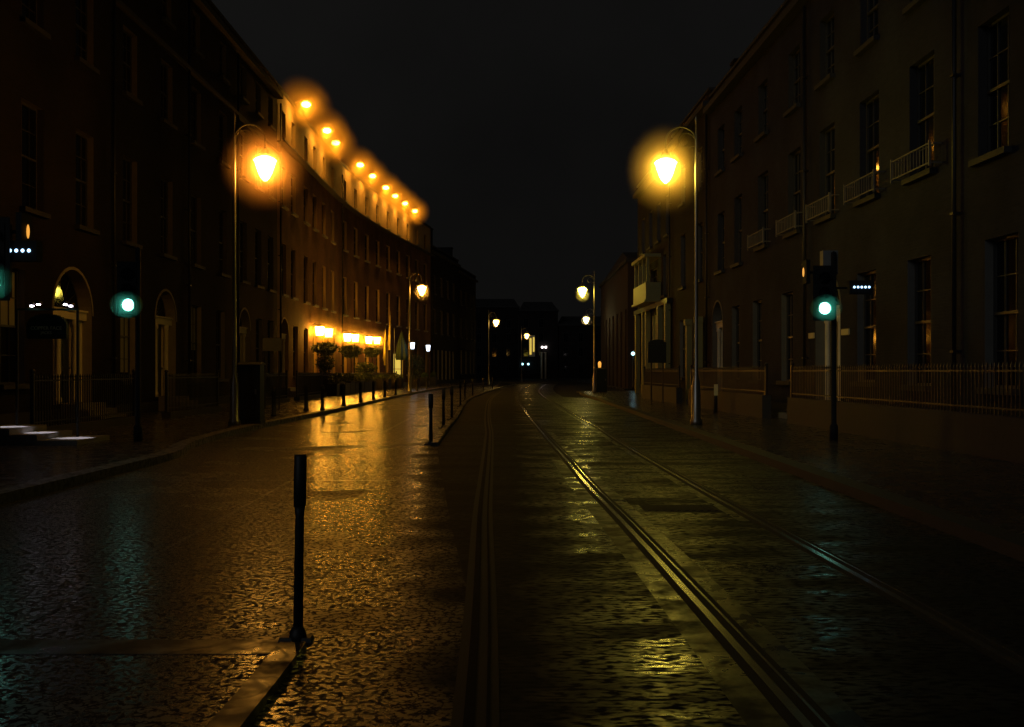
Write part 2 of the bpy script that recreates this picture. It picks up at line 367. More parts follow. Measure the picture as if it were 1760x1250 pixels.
# ------------------------------------------------------------------ buildings
def inside(o, s, z): return o['s0'] < s < o['s1'] and o['z0'] < z < o['z1']
def building(M, s0, s1, H, wins, wallm, label, cat='house', door_m='door paint', revm='half lit reveal', z_ledge=13.6, depth=.24, seg=2.5, base=None, name='terraced_house', bands=(), back=9, group=None, chimney=True, ledge=.18, cornice=.35, attic=None, trim='unlit stone', frame='window paint', pipe=True):
    o0 = M((s0+s1)/2, 0, 0); o0 = (o0[0], o0[1], 0)
    T = thing(name, label, cat, o0, 0, group)
    f = lambda s, n, z: (lambda p: (p[0]-o0[0], p[1]-o0[1], p[2]))(M(s, n, z))
    g = MB(f)
    S = sorted(set([s0, s1]+[x for w_ in wins for x in (w_['s0'], w_['s1'])]+list(np.arange(s0, s1, seg))))
    S = [x for x in S if s0 <= x <= s1]
    Z = sorted(set([0, H]+([z_ledge+.08] if attic else [])+[x for w_ in wins for x in (w_['z0'], w_['z1'])]))
    for a, b in zip(S, S[1:]):
        if b-a < 1e-4: continue
        run = None
        for c, d in zip(Z, Z[1:]):
            if any(inside(o, (a+b)/2, (c+d)/2) for o in wins):
                if run is not None: g.quad((a, 0, run), (b, 0, run), (b, 0, c), (a, 0, c)); run = None
            else:
                if attic and abs(c-z_ledge-.08) < 1e-3 and run is not None: g.quad((a, 0, run), (b, 0, run), (b, 0, c), (a, 0, c)); run = None
                if run is None: run = c; g.cur = 1 if attic and c > z_ledge else 0
        if run is not None: g.quad((a, 0, run), (b, 0, run), (b, 0, H), (a, 0, H))
        g.cur = 0; g.quad((a, -back, 0), (b, -back, 0), (b, -back, H), (a, -back, H))
    for s in (s0, s1): g.quad((s, 0, 0), (s, -back, 0), (s, -back, H), (s, 0, H))
    for w_ in wins:           # arched heads: brick spandrels
        if w_['k'] == 'door':
            c = (w_['s0']+w_['s1'])/2; r = (w_['s1']-w_['s0'])/2; sp = w_['z1']-r; n = 14
            for i in range(n):
                a0, a1 = math.pi*i/n, math.pi*(i+1)/n
                p = lambda a: (c-r*math.cos(a), 0, sp+r*math.sin(a))
                g.quad(p(a0), p(a1), (p(a1)[0], 0, w_['z1']), (p(a0)[0], 0, w_['z1']))
    g.build('wall', [wallm, attic] if attic else wallm, T)
    def bar(name, n0, n1, z0, z1, m, a=s0, b=s1):
        g = MB(f); SS = sorted(set([a, b]+[x for x in np.arange(a, b, seg)]))
        for p, q in zip(SS, SS[1:]): g.box(p, q, n0, n1, z0, z1)
        g.build(name, m, T)
    if attic: bar('cornice', .003, .06, H-.08, H-.003, 'unlit stone')
    else: bar('cornice', .003, cornice, H-.75, H-.5, trim)
    bar('coping', -.3, .08, H+.003, H+.12, 'unlit stone' if attic else trim)
    if z_ledge: bar('string_course', .003, ledge, z_ledge, z_ledge+(.07 if attic else .16), 'unlit stone')  # hotel ledge deepened and darkened to keep floodlight off the wall below
    bar('plinth', .003, .07, 0, .5, trim)
    g = MB(f)
    for a, b in zip(S, S[1:]):
        if b-a > 1e-4: g.quad((a, -.3, H-.3), (b, -.3, H-.3), (b, -back/2, H+2.2), (a, -back/2, H+2.2)); g.quad((a, -back/2, H+2.2), (b, -back/2, H+2.2), (b, -back, H), (a, -back, H))
    rf = g.build('roof', 'roof slate', T)
    if chimney:
        g = MB(f); g.box(s1-.9, s1-.01, -back/2-1.2, -back/2+1.2, H+.5, H+4.0); g.box(s1-1, s1+.0, -back/2-1.3, -back/2+1.3, H+4.003, H+4.15); g.build('chimney', wallm, rf)
    for x in ((s0+.35,) if pipe else ()):
        g = MB(f); g.tube([(x, .12, .15), (x, .12, H-.9)], .05, 8)
        for z in (2, 5, 8, 11): g.box(x-.08, x+.08, .003, .18, z, z+.05)
        g.build('downpipe', 'black iron', T)
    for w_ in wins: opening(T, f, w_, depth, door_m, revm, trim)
    return T, f
def reveal(par, f, w_, depth, revm):
    g = MB(f); a, b, c, d = w_['s0'], w_['s1'], w_['z0'], w_['z1']; D = -depth
    if w_['k'] == 'door':
        m = (a+b)/2; r = (b-a)/2; d = d-r; n = 14; D = -.42
        pts = [(m-r*math.cos(math.pi*i/n), d+r*math.sin(math.pi*i/n)) for i in range(n+1)]
        for p, q in zip(pts, pts[1:]): g.quad((p[0], 0, p[1]), (q[0], 0, q[1]), (q[0], D, q[1]), (p[0], D, p[1]))
        ro = r+.09; po = [(m-ro*math.cos(math.pi*i/n), d+ro*math.sin(math.pi*i/n)) for i in range(n+1)]
        for i in range(n):
            g.quad((pts[i][0], .02, pts[i][1]), (pts[i+1][0], .02, pts[i+1][1]), (po[i+1][0], .02, po[i+1][1]), (po[i][0], .02, po[i][1]))
            g.quad((po[i][0], .02, po[i][1]), (po[i+1][0], .02, po[i+1][1]), (po[i+1][0], 0, po[i+1][1]), (po[i][0], 0, po[i][1]))
    else: g.quad((a, 0, d), (b, 0, d), (b, D, d), (a, D, d))
    for s in (a, b): g.quad((s, 0, c), (s, D, c), (s, D, d), (s, 0, d))
    g.quad((a, 0, c), (b, 0, c), (b, D, c), (a, D, c))
    if w_['z0'] > 5: revm = {'shadowed reveal': 'unlit stone', 'half lit reveal': 'dim reveal'}.get(revm, revm)  # upper floors take darker copies that stand in for shade
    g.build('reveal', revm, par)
def opening(T, f, w_, depth, door_m, revm, trim):
    a, b, c, d = w_['s0'], w_['s1'], w_['z0'], w_['z1']
    if w_['k'] == 'win':
        g = MB(f); n0, n1 = -depth, -depth+.06; t = .06
        g.box(a, a+t, n0, n1, c, d); g.box(b-t, b, n0, n1, c, d); g.box(a+t, b-t, n0, n1, d-t, d); g.box(a+t, b-t, n0, n1, c, c+t)
        m = (c+d)/2; g.box(a+t, b-t, n0, n1+.02, m-.03, m+.03)
        if w_.get('bars', 1):
            for k in (1, 2): x = a+(b-a)*k/3; g.box(x-.012, x+.012, n0, n1-.015, c+t, m-.03); g.box(x-.012, x+.012, n0, n1-.015, m+.03, d-t)
            for z in ((c+m)/2, (d+m)/2): g.box(a+t, b-t, n0, n1-.02, z-.012, z+.012)
        fr = g.build('window', w_.get('fm', 'window paint'), T); reveal(fr, f, w_, depth, revm)
        g = MB(f); g.quad((a+t, n0+.01, c+t), (b-t, n0+.01, c+t), (b-t, n0+.01, d-t), (a+t, n0+.01, d-t)); g.build('pane', w_.get('pane', 'glass dark'), fr)
        if w_.get('sill', 1):
            g = MB(f); g.box(a-.1, b+.1, .003, .16, c-.12, c+.01); g.build('sill', trim, fr)
        if w_.get('blind'):
            g = MB(f); g.box(a+t+.02, b-t-.02, n0+.011, n0+.016, c+(d-c)*w_['blind'], d-t-.01); g.build('blind', 'blind', fr)
        if w_.get('balcony'):
            g = MB(f); p, q = a-.4, b+.4; z = c+.02
            for zz in (z+.03, z+.47): g.box(p, q, .27, .30, zz, zz+.03)
            for zz in (z+.03, z+.47): g.box(p, p+.03, .003, .27, zz, zz+.03); g.box(q-.03, q, .003, .27, zz, zz+.03)
            g.box(p-.01, p+.04, .26, .31, z-.03, z+.55); g.box(q-.04, q+.01, .26, .31, z-.03, z+.55)
            k = 1
            while p+.17*k < q-.06: g.box(p+.17*k, p+.17*k+.018, .276, .294, z+.06, z+.47); k += 1
            g.build('window_guard', 'white ironwork', fr)
    elif w_['k'] == 'door':
        r = (b-a)/2; sp = d-r; n0, n1 = -.42, -.3; m = (a+b)/2; tz = sp-.15
        g = MB(f)                       # door case: posts, transom
        for x0, x1 in ((a, a+.16), (b-.16, b), (m-.62, m-.5), (m+.5, m+.62)): g.box(x0, x1, n0, n1, c, tz)
        for x in (m-.56, m+.56): g.lathe([(.11, c), (.11, c+.15), (.085, c+.2), (.075, tz-.2), (.11, tz-.15), (.11, tz)], 12, (x, n1+.1))
        g.box(a, b, n0, n1+.14, tz, tz+.24); g.box(a, b, n0, n1+.2, tz+.243, tz+.3)
        dc = g.build('doorcase', 'painted reveal', T); reveal(dc, f, w_, depth, revm)
        g = MB(f); g.box(m-.5, m+.5, n0+.02, n0+.07, c, tz)
        for z0, z1 in ((.12, .38), (.44, .7), (.75, .95)):
            for x0, x1 in ((m-.42, m-.05), (m+.05, m+.42)): g.box(x0, x1, n0+.073, n0+.09, c+(tz-c)*z0, c+(tz-c)*z1)
        dr = g.build('door', door_m, T)
        g = MB(f); g.ball((m+.4, n0+.13, c+1.05), .04, .04, .04, 10, 6); g.build('handle', 'galvanised', dr)
        g = MB(f)
        for x0, x1 in ((a+.16, m-.62), (m+.62, b-.16)):
            g.quad((x0, n0+.03, c), (x1, n0+.03, c), (x1, n0+.03, tz), (x0, n0+.03, tz))
        g.build('sidelight', 'glass dark', dc)
        g = MB(f); zb = tz+.3; n = 12; rr = r-.08
        for i in range(n):
            p, q = math.pi*i/n, math.pi*(i+1)/n
            g.F([g.V((m, n0+.02, zb)), g.V((m-rr*math.cos(p), n0+.02, zb+(rr-.14)*math.sin(p))), g.V((m-rr*math.cos(q), n0+.02, zb+(rr-.14)*math.sin(q)))])
        fl = g.build('fanlight', 'glass dark', dc)
        g = MB(f)
        for i in range(n):
            p, q = math.pi*i/n, math.pi*(i+1)/n
            g.quad((m-rr*math.cos(p), n0+.04, zb+(rr-.14)*math.sin(p)), (m-rr*math.cos(q), n0+.04, zb+(rr-.14)*math.sin(q)), (m-(r+.0)*math.cos(q), n0+.04, sp+r*math.sin(q)), (m-r*math.cos(p), n0+.04, sp+r*math.sin(p)))
        for i in range(1, 6):
            p = math.pi*i/6; u = Vector((math.cos(p), math.sin(p))); v = Vector((-u.y, u.x))*.012
            A = [(m+v.x, zb+v.y), (m-v.x, zb-v.y), (m+u.x*rr-v.x, zb+u.y*(rr-.14)-v.y), (m+u.x*rr+v.x, zb+u.y*(rr-.14)+v.y)]
            g.quad(*[(x, n0+.045, z) for x, z in A])
        g.build('fanlight_bars', 'window paint', fl)
        g = MB(f)
        for k in range(3): g.box(m-1.0, m+1.0, .075, 1.2-.32*k, max(.135, .14+.17*k), .14+.17*(k+1) if k < 2 else .14+.17*3-.003)
        if w_.get('steps', 1) and c > .3: g.build('doorstep', 'granite', T)
        else: pass
def W(c, wd, z0, z1, **k): return dict(k='win', s0=c-wd/2, s1=c+wd/2, z0=z0, z1=z1, **k)
def D(c, wd, z0, z1, **k): return dict(k='door', s0=c-wd/2, s1=c+wd/2, z0=z0, z1=z1, **k)
def floors(cs, w1=1.25, lv=((5.95, 8.85), (10.95, 13.2), (14.75, 16.35)), **k):
    return [W(c, (w1 if a < 14 else .98), a, b, **k) for c in cs for a, b in lv]
gw = dict(z0=1.25, z1=4.3)
def G(c, **k): return W(c, 1.3, 1.25, 4.3, **k)

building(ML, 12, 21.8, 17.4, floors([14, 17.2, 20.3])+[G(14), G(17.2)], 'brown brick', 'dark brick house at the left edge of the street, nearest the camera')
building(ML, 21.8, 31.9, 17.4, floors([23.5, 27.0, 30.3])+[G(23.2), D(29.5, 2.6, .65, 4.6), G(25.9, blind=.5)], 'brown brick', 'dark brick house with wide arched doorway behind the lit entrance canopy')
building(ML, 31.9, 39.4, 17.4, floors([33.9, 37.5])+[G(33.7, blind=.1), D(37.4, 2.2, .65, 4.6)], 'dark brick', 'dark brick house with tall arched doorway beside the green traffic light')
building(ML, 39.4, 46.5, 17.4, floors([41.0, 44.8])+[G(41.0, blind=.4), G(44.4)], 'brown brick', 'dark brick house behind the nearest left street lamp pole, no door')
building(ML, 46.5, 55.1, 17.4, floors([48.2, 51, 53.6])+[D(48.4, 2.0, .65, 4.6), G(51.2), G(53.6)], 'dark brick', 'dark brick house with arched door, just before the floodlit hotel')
HA, fA = building(ML, 55.1, 75.2, 17.4, floors([56.7, 59.2, 62.8, 65.6, 68.8, 72.2])+[D(56.9, 2.0, .65, 4.6), G(59.8), G(62.8), G(65.6), G(69.5), G(72.6)], 'hotel brick',
                  'floodlit brick hotel front, straight nearer half with arched door', 'hotel', revm='lit hotel wall', z_ledge=14.3, name='hotel_building', ledge=.42, attic='lit hotel wall', trim='granite')
hb = [77.0, 80.8, 84.6, 88.4, 92.2, 96, 99.8, 103.6, 107.4]
HB, fB = building(ML, 75.2, 110, 17.4, floors(hb)+[G(x) for x in (77, 80.8, 84.6)]+[G(x) for x in (88.4, 91.6)]+[W(96, 3.6, .3, 3.3, pane='lit room', bars=0, sill=0)]+[G(x) for x in (99.8, 103.6, 107.4)], 'hotel brick',
                  'floodlit curving brick hotel front with bright doorway and flags', 'hotel', revm='lit hotel wall', z_ledge=14.3, name='hotel_building', seg=1.5, ledge=.5, chimney=False, attic='lit hotel wall', trim='granite')
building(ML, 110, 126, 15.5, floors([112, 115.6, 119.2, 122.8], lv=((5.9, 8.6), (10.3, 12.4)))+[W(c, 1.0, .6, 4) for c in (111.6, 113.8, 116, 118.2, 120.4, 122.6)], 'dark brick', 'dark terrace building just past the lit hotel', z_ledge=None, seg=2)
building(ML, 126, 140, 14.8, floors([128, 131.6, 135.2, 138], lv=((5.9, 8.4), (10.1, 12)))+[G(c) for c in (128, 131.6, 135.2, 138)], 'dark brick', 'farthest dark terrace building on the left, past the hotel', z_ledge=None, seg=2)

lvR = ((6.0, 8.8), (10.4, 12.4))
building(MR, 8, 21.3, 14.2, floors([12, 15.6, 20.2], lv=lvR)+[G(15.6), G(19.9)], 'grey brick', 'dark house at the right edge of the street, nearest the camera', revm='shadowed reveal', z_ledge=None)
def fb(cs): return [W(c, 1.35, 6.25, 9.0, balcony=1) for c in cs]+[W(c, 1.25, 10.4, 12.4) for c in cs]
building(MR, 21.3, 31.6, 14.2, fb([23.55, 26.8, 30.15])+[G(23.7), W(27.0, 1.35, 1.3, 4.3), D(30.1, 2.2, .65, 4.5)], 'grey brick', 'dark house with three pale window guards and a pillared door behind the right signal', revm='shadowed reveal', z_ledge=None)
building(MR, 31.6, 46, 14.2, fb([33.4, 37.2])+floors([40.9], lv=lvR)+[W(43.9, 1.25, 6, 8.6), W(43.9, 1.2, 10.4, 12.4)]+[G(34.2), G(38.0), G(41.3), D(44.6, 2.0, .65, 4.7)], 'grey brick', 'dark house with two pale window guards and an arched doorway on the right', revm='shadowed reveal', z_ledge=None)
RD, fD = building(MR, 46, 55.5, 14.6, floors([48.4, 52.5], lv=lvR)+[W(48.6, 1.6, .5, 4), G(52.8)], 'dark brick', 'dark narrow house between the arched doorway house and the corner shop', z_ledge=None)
# pilastered doorway
for s in (47.5, 50.0):
    g = MB(fD); g.box(s-.16, s+.16, .075, .34, .14, 3.9); g.box(s-.24, s+.24, .075, .42, 3.903, 4.2); g.build('pilaster', 'shop paint', RD)
RE, fE = building(MR, 55.5, 68.5, 14.2, [W(c, 1.2, 9.4, 11.7) for c in (57, 60, 63, 66)]+[W(62.0, 2.4, 6.0, 8.0, sill=0), W(58, 1.1, 6, 8.4), W(66.4, 1.1, 6, 8.4)]+[W(60.6, 3.6, .7, 5.0, pane='lit interior', sill=0), W(65.6, 1.8, .7, 5.0)], 'dark brick',
                  'corner building with yellow pilasters, big shop window and first floor bay', 'shop', name='corner_building', z_ledge=None)
for s, h in ((56.0, 5.4), (58.5, 5.4), (59.6, 5.0), (60.6, 5.0), (61.6, 5.0), (62.9, 5.4), (64.3, 5.4), (67.2, 5.4)):
    wd = .09 if h < 5.1 else .2
    g = MB(fE); g.box(s-wd, s+wd, .075 if wd > .1 else -.15, .36 if wd > .1 else .1, .14, h); g.build('pilaster', 'shop paint', RE)
g = MB(fE); g.box(55.6, 68.4, .003, .3, 5.403, 5.7); g.build('fascia', 'black iron', RE)
g = MB(fE); g.box(59.3, 64.4, .003, .9, 5.85, 6.9); g.box(59.2, 64.5, .003, 1.0, 5.72, 5.85)
for s in (59.4, 61.0, 62.6, 64.2): g.box(s-.07, s+.07, .7, .85, 6.903, 8.4)
g.box(59.2, 64.5, .003, 1.0, 8.403, 8.6); g.build('bay', 'shop paint', RE)
for k, (x0, x1, y0, y1, h, m, lb) in enumerate((
        (10.0, 34, 86, 112, 11, 'reddish render', 'reddish wall building beyond the corner shop'),
        (-34, -6.5, 150, 175, 14, 'dark brick', 'dark distant block behind the far end of the left terrace'),
        (1.5, 9.5, 206, 220, 14, 'dark brick', 'far building with two uplit columns and a yellow window'),
        (9.7, 21, 206, 224, 11, 'dark brick', 'far dark building behind the two right hand distant street lamps'),
        (21.2, 44, 214, 230, 9, 'dark brick', 'low far building behind the small distant lights'),
        (-30, 1.4, 210, 226, 15, 'dark brick', 'tall far building closing the street, left of the yellow window'))):
    t = thing('distant_building', lb, 'building', ((x0+x1)/2, y0, 0), 0, 'buildings closing the far end of the street')
    hw = (x1-x0)/2; g = MB(); g.box(-hw, hw, 0, y1-y0, 0, h); g.build('wall', m, t)
    g = MB(); g.box(-hw-.2, hw+.2, -.2, y1-y0+.2, h+.003, h+.3); g.build('cornice', 'dark ground', t)
    g = MB(); c = (y1-y0)/2
    i = [g.V(p) for p in ((-hw, 0, h+.303), (hw, 0, h+.303), (hw, 2*c, h+.303), (-hw, 2*c, h+.303), (-hw+1, c, h+2.4), (hw-1, c, h+2.4))]
    for q in ((0, 1, 5, 4), (2, 3, 4, 5), (1, 2, 5), (3, 0, 4)): g.F([i[z] for z in q])
    g.build('roof', 'dark ground', t)
    x = -hw+1.4
    while x < hw-1:
        for z0 in (1.2, 4.6, 7.6, 10.6):
            if z0+2.2 < h:
                g = MB(); g.box(x-.5, x+.5, -.05, -.003, z0, z0+1.9); wi = g.build('window', 'unlit stone', t)
                g = MB()
                for a, b in ((x-.45, x-.02), (x+.02, x+.45)): g.quad((a, -.055, z0+.06), (b, -.055, z0+.06), (b, -.055, z0+1.84), (a, -.055, z0+1.84))
                g.build('pane', 'glass dark', wi)
        x += 3.1
    if k == 2:
        for xx in (-.25, .55):
            g = MB(); g.lathe([(.22, 0), (.2, 5.4), (.26, 5.5)], 12, (xx+.9, -.5)); g.build('column', 'painted reveal', t)
    if k == 0:
        for z in range(6):
            g = MB(); g.box(-hw-.12, -hw-.003, 1+z*3.6, 1.6+z*3.6, 0, 7); g.build('pilaster', 'reddish render', t)

# ------------------------------------------------------------------ railings
def railing(M, s0, s1, n, z0, zw, zt, label, mw='unlit stone'):
    p = M((s0+s1)/2, n, 0); f = lambda s, n_, z: (lambda q: (q[0]-p[0], q[1]-p[1], q[2]-z0))(M(s, n_, z))
    t = thing('iron_railing', label, 'railing', (p[0], p[1], z0), 0, 'iron railings in front of the houses')
    S = sorted(set([s0, s1]+list(np.arange(s0, s1, 2.))))
    g = MB(f)
    for a, b in zip(S, S[1:]): g.box(a, b, n-.14, n+.14, z0, zw)
    g.build('low_wall', mw, t)
    g = MB(f)
    for a, b in zip(S, S[1:]):
        g.box(a, b, n-.02, n+.02, zt-.13, zt-.1); g.box(a, b, n-.02, n+.02, zw+.1, zw+.13)
    g.build('rail', 'black iron', t)
    g = MB(f); s = s0+.05
    while s < s1:
        g.box(s-.011, s+.011, n-.011, n+.011, zw, zt-.05); g.box(s-.022, s+.022, n-.022, n+.022, zt-.05, zt+.04, .05, .05); s += .135
    g.build('spear_bars', 'black iron', t)
    for s in (s0+.02, s1-.02):
        g = MB(f); g.box(s-.04, s+.04, n-.04, n+.04, zw, zt+.04); g.ball((s, n, zt+.09), .06, .06, .06, 10, 6); g.build('end_post', 'black iron', t)
NL = 2.3
for a, b, lb in ((12.3, 19.3, 'black iron railing at the left edge of the photo, before the lit steps'), (22.2, 28.2, 'black iron railing behind the entrance canopy, left of the widest arched door'),
                 (30.8, 36.2, 'black iron railing between the two nearest arched doors'), (38.6, 47.3, 'black iron railing behind the dark street cabinet'),
                 (49.5, 55.7, 'black iron railing just before the hotel door')):
    railing(ML, a, b, NL, .13, .33, 1.5, lb)
railing(ML, 58.1, 75.0, 1.9, .13, .35, 1.45, 'black railing along the straight hotel front behind the hedge boxes')
railing(ML, 75.3, 87.6, 1.9, .13, .35, 1.45, 'black railing along the curved hotel front, before the bright doorway')
for a, b, lb in ((9, 28.4, 'black railing on a pale low wall at the right edge of the photo'), (31.0, 42.5, 'black railing on low wall between the two right hand doorways'), (45.2, 55.3, 'black railing on low wall behind the right lamp pole')):
    railing(MR, a, b, 1.6, .13, .85, 1.72, lb)

# ------------------------------------------------------------------ lamp glow, added as tinted balls of mist
def mistmat(name, col, dens, pw, g_=.35):
    m = bpy.data.materials.new(name); m.use_nodes = True; nt = m.node_tree; MATS[name] = m
    nt.nodes.remove(nt.nodes['Principled BSDF']); out = nt.nodes['Material Output']
    tc = N(nt, 'ShaderNodeTexCoord'); ln = N(nt, 'ShaderNodeVectorMath', operation='LENGTH'); nt.links.new(tc.outputs['Object'], ln.inputs[0])
    mr = N(nt, 'ShaderNodeMapRange'); mr.inputs[1].default_value = 1; mr.inputs[2].default_value = 0; mr.inputs[3].default_value = 0; mr.inputs[4].default_value = 1
    nt.links.new(ln.outputs['Value'], mr.inputs[0])
    po = N(nt, 'ShaderNodeMath', operation='POWER'); nt.links.new(mr.outputs[0], po.inputs[0]); po.inputs[1].default_value = pw
    mu = N(nt, 'ShaderNodeMath', operation='MULTIPLY'); nt.links.new(po.outputs[0], mu.inputs[0]); mu.inputs[1].default_value = dens
    v = N(nt, 'ShaderNodeVolumePrincipled'); v.inputs['Color'].default_value = (*col, 1); v.inputs['Anisotropy'].default_value = g_
    nt.links.new(mu.outputs[0], v.inputs['Density']); nt.links.new(v.outputs[0], out.inputs['Volume'])
mistmat('mist orange', (1, .60, .35), 1.0, 1.7)
mistmat('mist yellow', (1, .62, .35), .95, 1.6)
mistmat('mist flood', (1, .62, .2), .85, 1.4)
mistmat('mist lantern', (1, .7, .3), .35, .8)
mistmat('mist green', (.3, 1, .85), 1.5, .25)
mistmat('mist far', (1, .9, .6), .6, 1.2)
def mist(loc, r, m, label, sc3=(1, 1, 1)):
    g = MB(); g.ball((0, 0, 0), 1, 1, 1, 24, 14)
    o = g.build('mist', m, kind='stuff', label=label, category='mist'); o.location = loc; o.scale = (r*sc3[0], r*sc3[1], r*sc3[2])
    return o

# ------------------------------------------------------------------ street lamps
def street_lamp(side, lm, loc, label, H=7.08, arm=.83):
    t = thing('street_lamp', label, 'street lamp', loc, 0, 'swan neck street lamps'); s = side; z0 = loc[2]; k = -z0
    g = MB(); g.lathe([(.17, 0), (.17, .12), (.13, .18), (.12, 1.1), (.085, 1.25), (.06, 1.35), (.05, 4), (.042, 7.2), (.03, 7.7), (.022, 8.3), (.04, 8.33), (.0, 8.5)], 14)
    g.build('pole', 'galvanised', t)
    g = MB(); pts = [(0, 0, 7.35)]
    for i in range(17):
        a = math.pi*(1-i/16); pts.append((s*(arm/2+arm/2*math.cos(a)), 0, 7.72+.42*math.sin(a)))
    pts.append((s*arm, 0, 7.52)); g.tube(pts, .024, 8)
    g.build('swan_neck', 'lamp bronze', t)
    g = MB(); pts = []
    for i in range(26):
        a = math.pi*.9-i*.26; r = .26*(1-i/32); pts.append((s*(.30+r*math.cos(a)), 0, 7.75+r*math.sin(a)))
    g.tube(pts, .011, 6)
    g.tube([(0, 0, 8.25), (s*.1, 0, 8.16), (s*.22, 0, 8.1)], .01, 6); g.tube([(0, 0, 7.6), (s*.12, 0, 7.62), (s*.2, 0, 7.56)], .01, 6)
    g.build('scrollwork', 'lamp bronze', t)
    g = MB(); c = (s*arm, 0); g.lathe([(.02, 7.55), (.06, 7.5), (.07, 7.47), (.12, 7.44), (.14, H+.335), (.1, H+.33)], 16, c); g.build('hood', 'black iron', t)
    g = MB(); g.lathe([(.03, H+.325), (.15, H+.31), (.25, H+.265), (.31, H+.215), (.28, H+.17), (.235, H+.02), (.18, H-.14), (.11, H-.27), (.04, H-.34), (.01, H-.345)], 20, c)
    g.build('lantern', lm, t)
    return t
pz = .13
sl = [(1, 'lamp orange', (-7.5, 26.9, 0), 'lit swan neck lamp on the left pavement, big orange glow, nearest left lamp', 1),
      (-1, 'lamp yellow', (5.03, 27.2, 0), 'lit swan neck lamp on the right pavement with big yellow glow', 1),
      (1, 'lamp warm', (-6.97, 67.8, 0), 'lit swan neck lamp on the left kerb in front of the hotel', 0),
      (1, 'lamp small', (-2.6, 111, 0), 'smaller lit lamp beyond the hotel, in front of the dark left terrace', 0),
      (1, 'lamp small', (1.45, 153, 0), 'smallest lit lamp, beside the distant yellow window', 0),
      (-1, 'lamp yellow', (5.72, 69.2, 0), 'lit lamp on the right pavement corner, upper one of the distant pair', 0),
      (-1, 'lamp pale', (8.65, 105, 0), 'lit lamp past the right corner, lower one of the distant pair', 0)]
for s, m, loc, lb, big in sl:
    z = pz if loc[1] < 75 else 0
    if loc[1] == 105: z = 0
    street_lamp(s, m, (loc[0], loc[1], z), lb, H=7.08-pz)
mist((-6.67, 26.9, 7.1), 1.25, 'mist orange', 'orange glow round the nearest left street lamp')
mist((4.2, 27.2, 7.1), 1.15, 'mist yellow', 'yellow glow round the nearest right street lamp', (1, 1, 1.15))
for x, y, r, lb in ((-6.14, 67.8, .75, 'pale glow round the street lamp before the hotel'), (-1.77, 111, .7, 'pale glow round the lamp past the hotel'), (2.28, 153, .8, 'pale glow round the smallest left street lamp'),
                    (4.89, 69.2, .72, 'pale glow round the upper distant right lamp'), (7.82, 105, .75, 'pale glow round the lower distant right lamp')):
    mist((x, y, 7.0), r*.8, 'mist far', lb, (1, 1, 1.2))

# ------------------------------------------------------------------ floodlights along the hotel roof
def fl_solve(px, py):
    lo, hi = 50., 112.
    g_ = lambda s: 880+1711*ML(s, .95, 0)[0]/ML(s, .95, 0)[1]-px
    for _ in range(40):
        m = (lo+hi)/2
        if g_(m) > 0: hi = m
        else: lo = m
    p = ML(lo, .95, 0); return lo, 1.6+(638-py)*p[1]/1711
FL = [fl_solve(*p) for p in ((526, 180), (562, 225), (577, 246), (619, 284), (640, 303), (663, 323), (679, 337), (696, 350), (713, 363))]
for i, (s, z) in enumerate(FL):
    p = ML(s, .95, z); b = ML(s, .05, z)
    ang = math.atan2(b[1]-p[1], b[0]-p[0])
    t = thing('roof_floodlight', '%s floodlight on the hotel roof edge counting from the nearest, highest end' % ORD[i], 'floodlight', p, ang, 'floodlights along the hotel cornice')
    g = MB(); g.tube([(.0, 0, .18), (.3, 0, .22), (.75, 0, 17.15-z)], .022, 6); g.build('arm', 'black iron', t)
    g = MB(); g.box(-.16, .16, -.26, .26, .16, .24, .7, .8); g.build('housing', 'black iron', t)
    g = MB(); g.ball((0, 0, 0), .27, .27, .155, 14, 8); g.build('lens', 'flood orange', t)
    ld = bpy.data.lights.new('flood_beam', 'SPOT'); ld.energy = 850; ld.color = (1, .42, .045); ld.spot_size = R(150); ld.spot_blend = 1; ld.shadow_soft_size = .25
    lo = bpy.data.objects.new('flood_beam', ld); COL.objects.link(lo); lo.parent = t; lo.location = (-.05, 0, -.1)
    lo.rotation_euler = (0, R(-30), 0)
    mist(p, 1.6, 'mist flood', 'orange glow round the %s hotel floodlight from the near end' % ORD[i], (1, 2.3, .95))

# ------------------------------------------------------------------ hotel lanterns
def wall_lantern(s, n, z, label):
    p = ML(s, n, z); t = thing('wall_lantern', label, 'lantern', p, math.atan2(-ML(s, 0, 0)[1]+p[1], p[0]-ML(s, 0, 0)[0]), 'square lanterns on the hotel front')
    g = MB(); g.box(-.19, .19, -.19, .19, -.3, .25, 1.35, 1.35); g.build('glass_box', 'lantern warm', t)
    g = MB(); g.box(-.29, .29, -.29, .29, .255, .4, .3, .3); g.box(-.21, .21, -.21, .21, -.34, -.303)
    g.build('cap', 'black iron', t)
    g = MB(); g.tube([(0, 0, .4), (0, 0, .5), (-.25, 0, .52), (-n, 0, .3)], .02, 6); g.build('bracket', 'black iron', t)
nm = ['pair nearest the arched hotel door', 'middle pair', 'third pair, just left of the flags']
for k, (s, z, lb) in enumerate(((64.2, 4.2, 'left lantern of the ' + nm[0]), (67.3, 4.2, 'right lantern of the ' + nm[0]), (75.0, 4.15, 'left lantern of the ' + nm[1] + ' on the hotel front'), (78.0, 4.2, 'right lantern of the ' + nm[1] + ' on the hotel front'),
                                (82.9, 4.2, 'left lantern of the ' + nm[2]), (85.8, 4.25, 'right lantern of the ' + nm[2]))):
    wall_lantern(s, .6, z, 'bright square ' + lb)
    mist(ML(s, .6, z), 1.15, 'mist lantern', 'warm glow round the ' + lb)
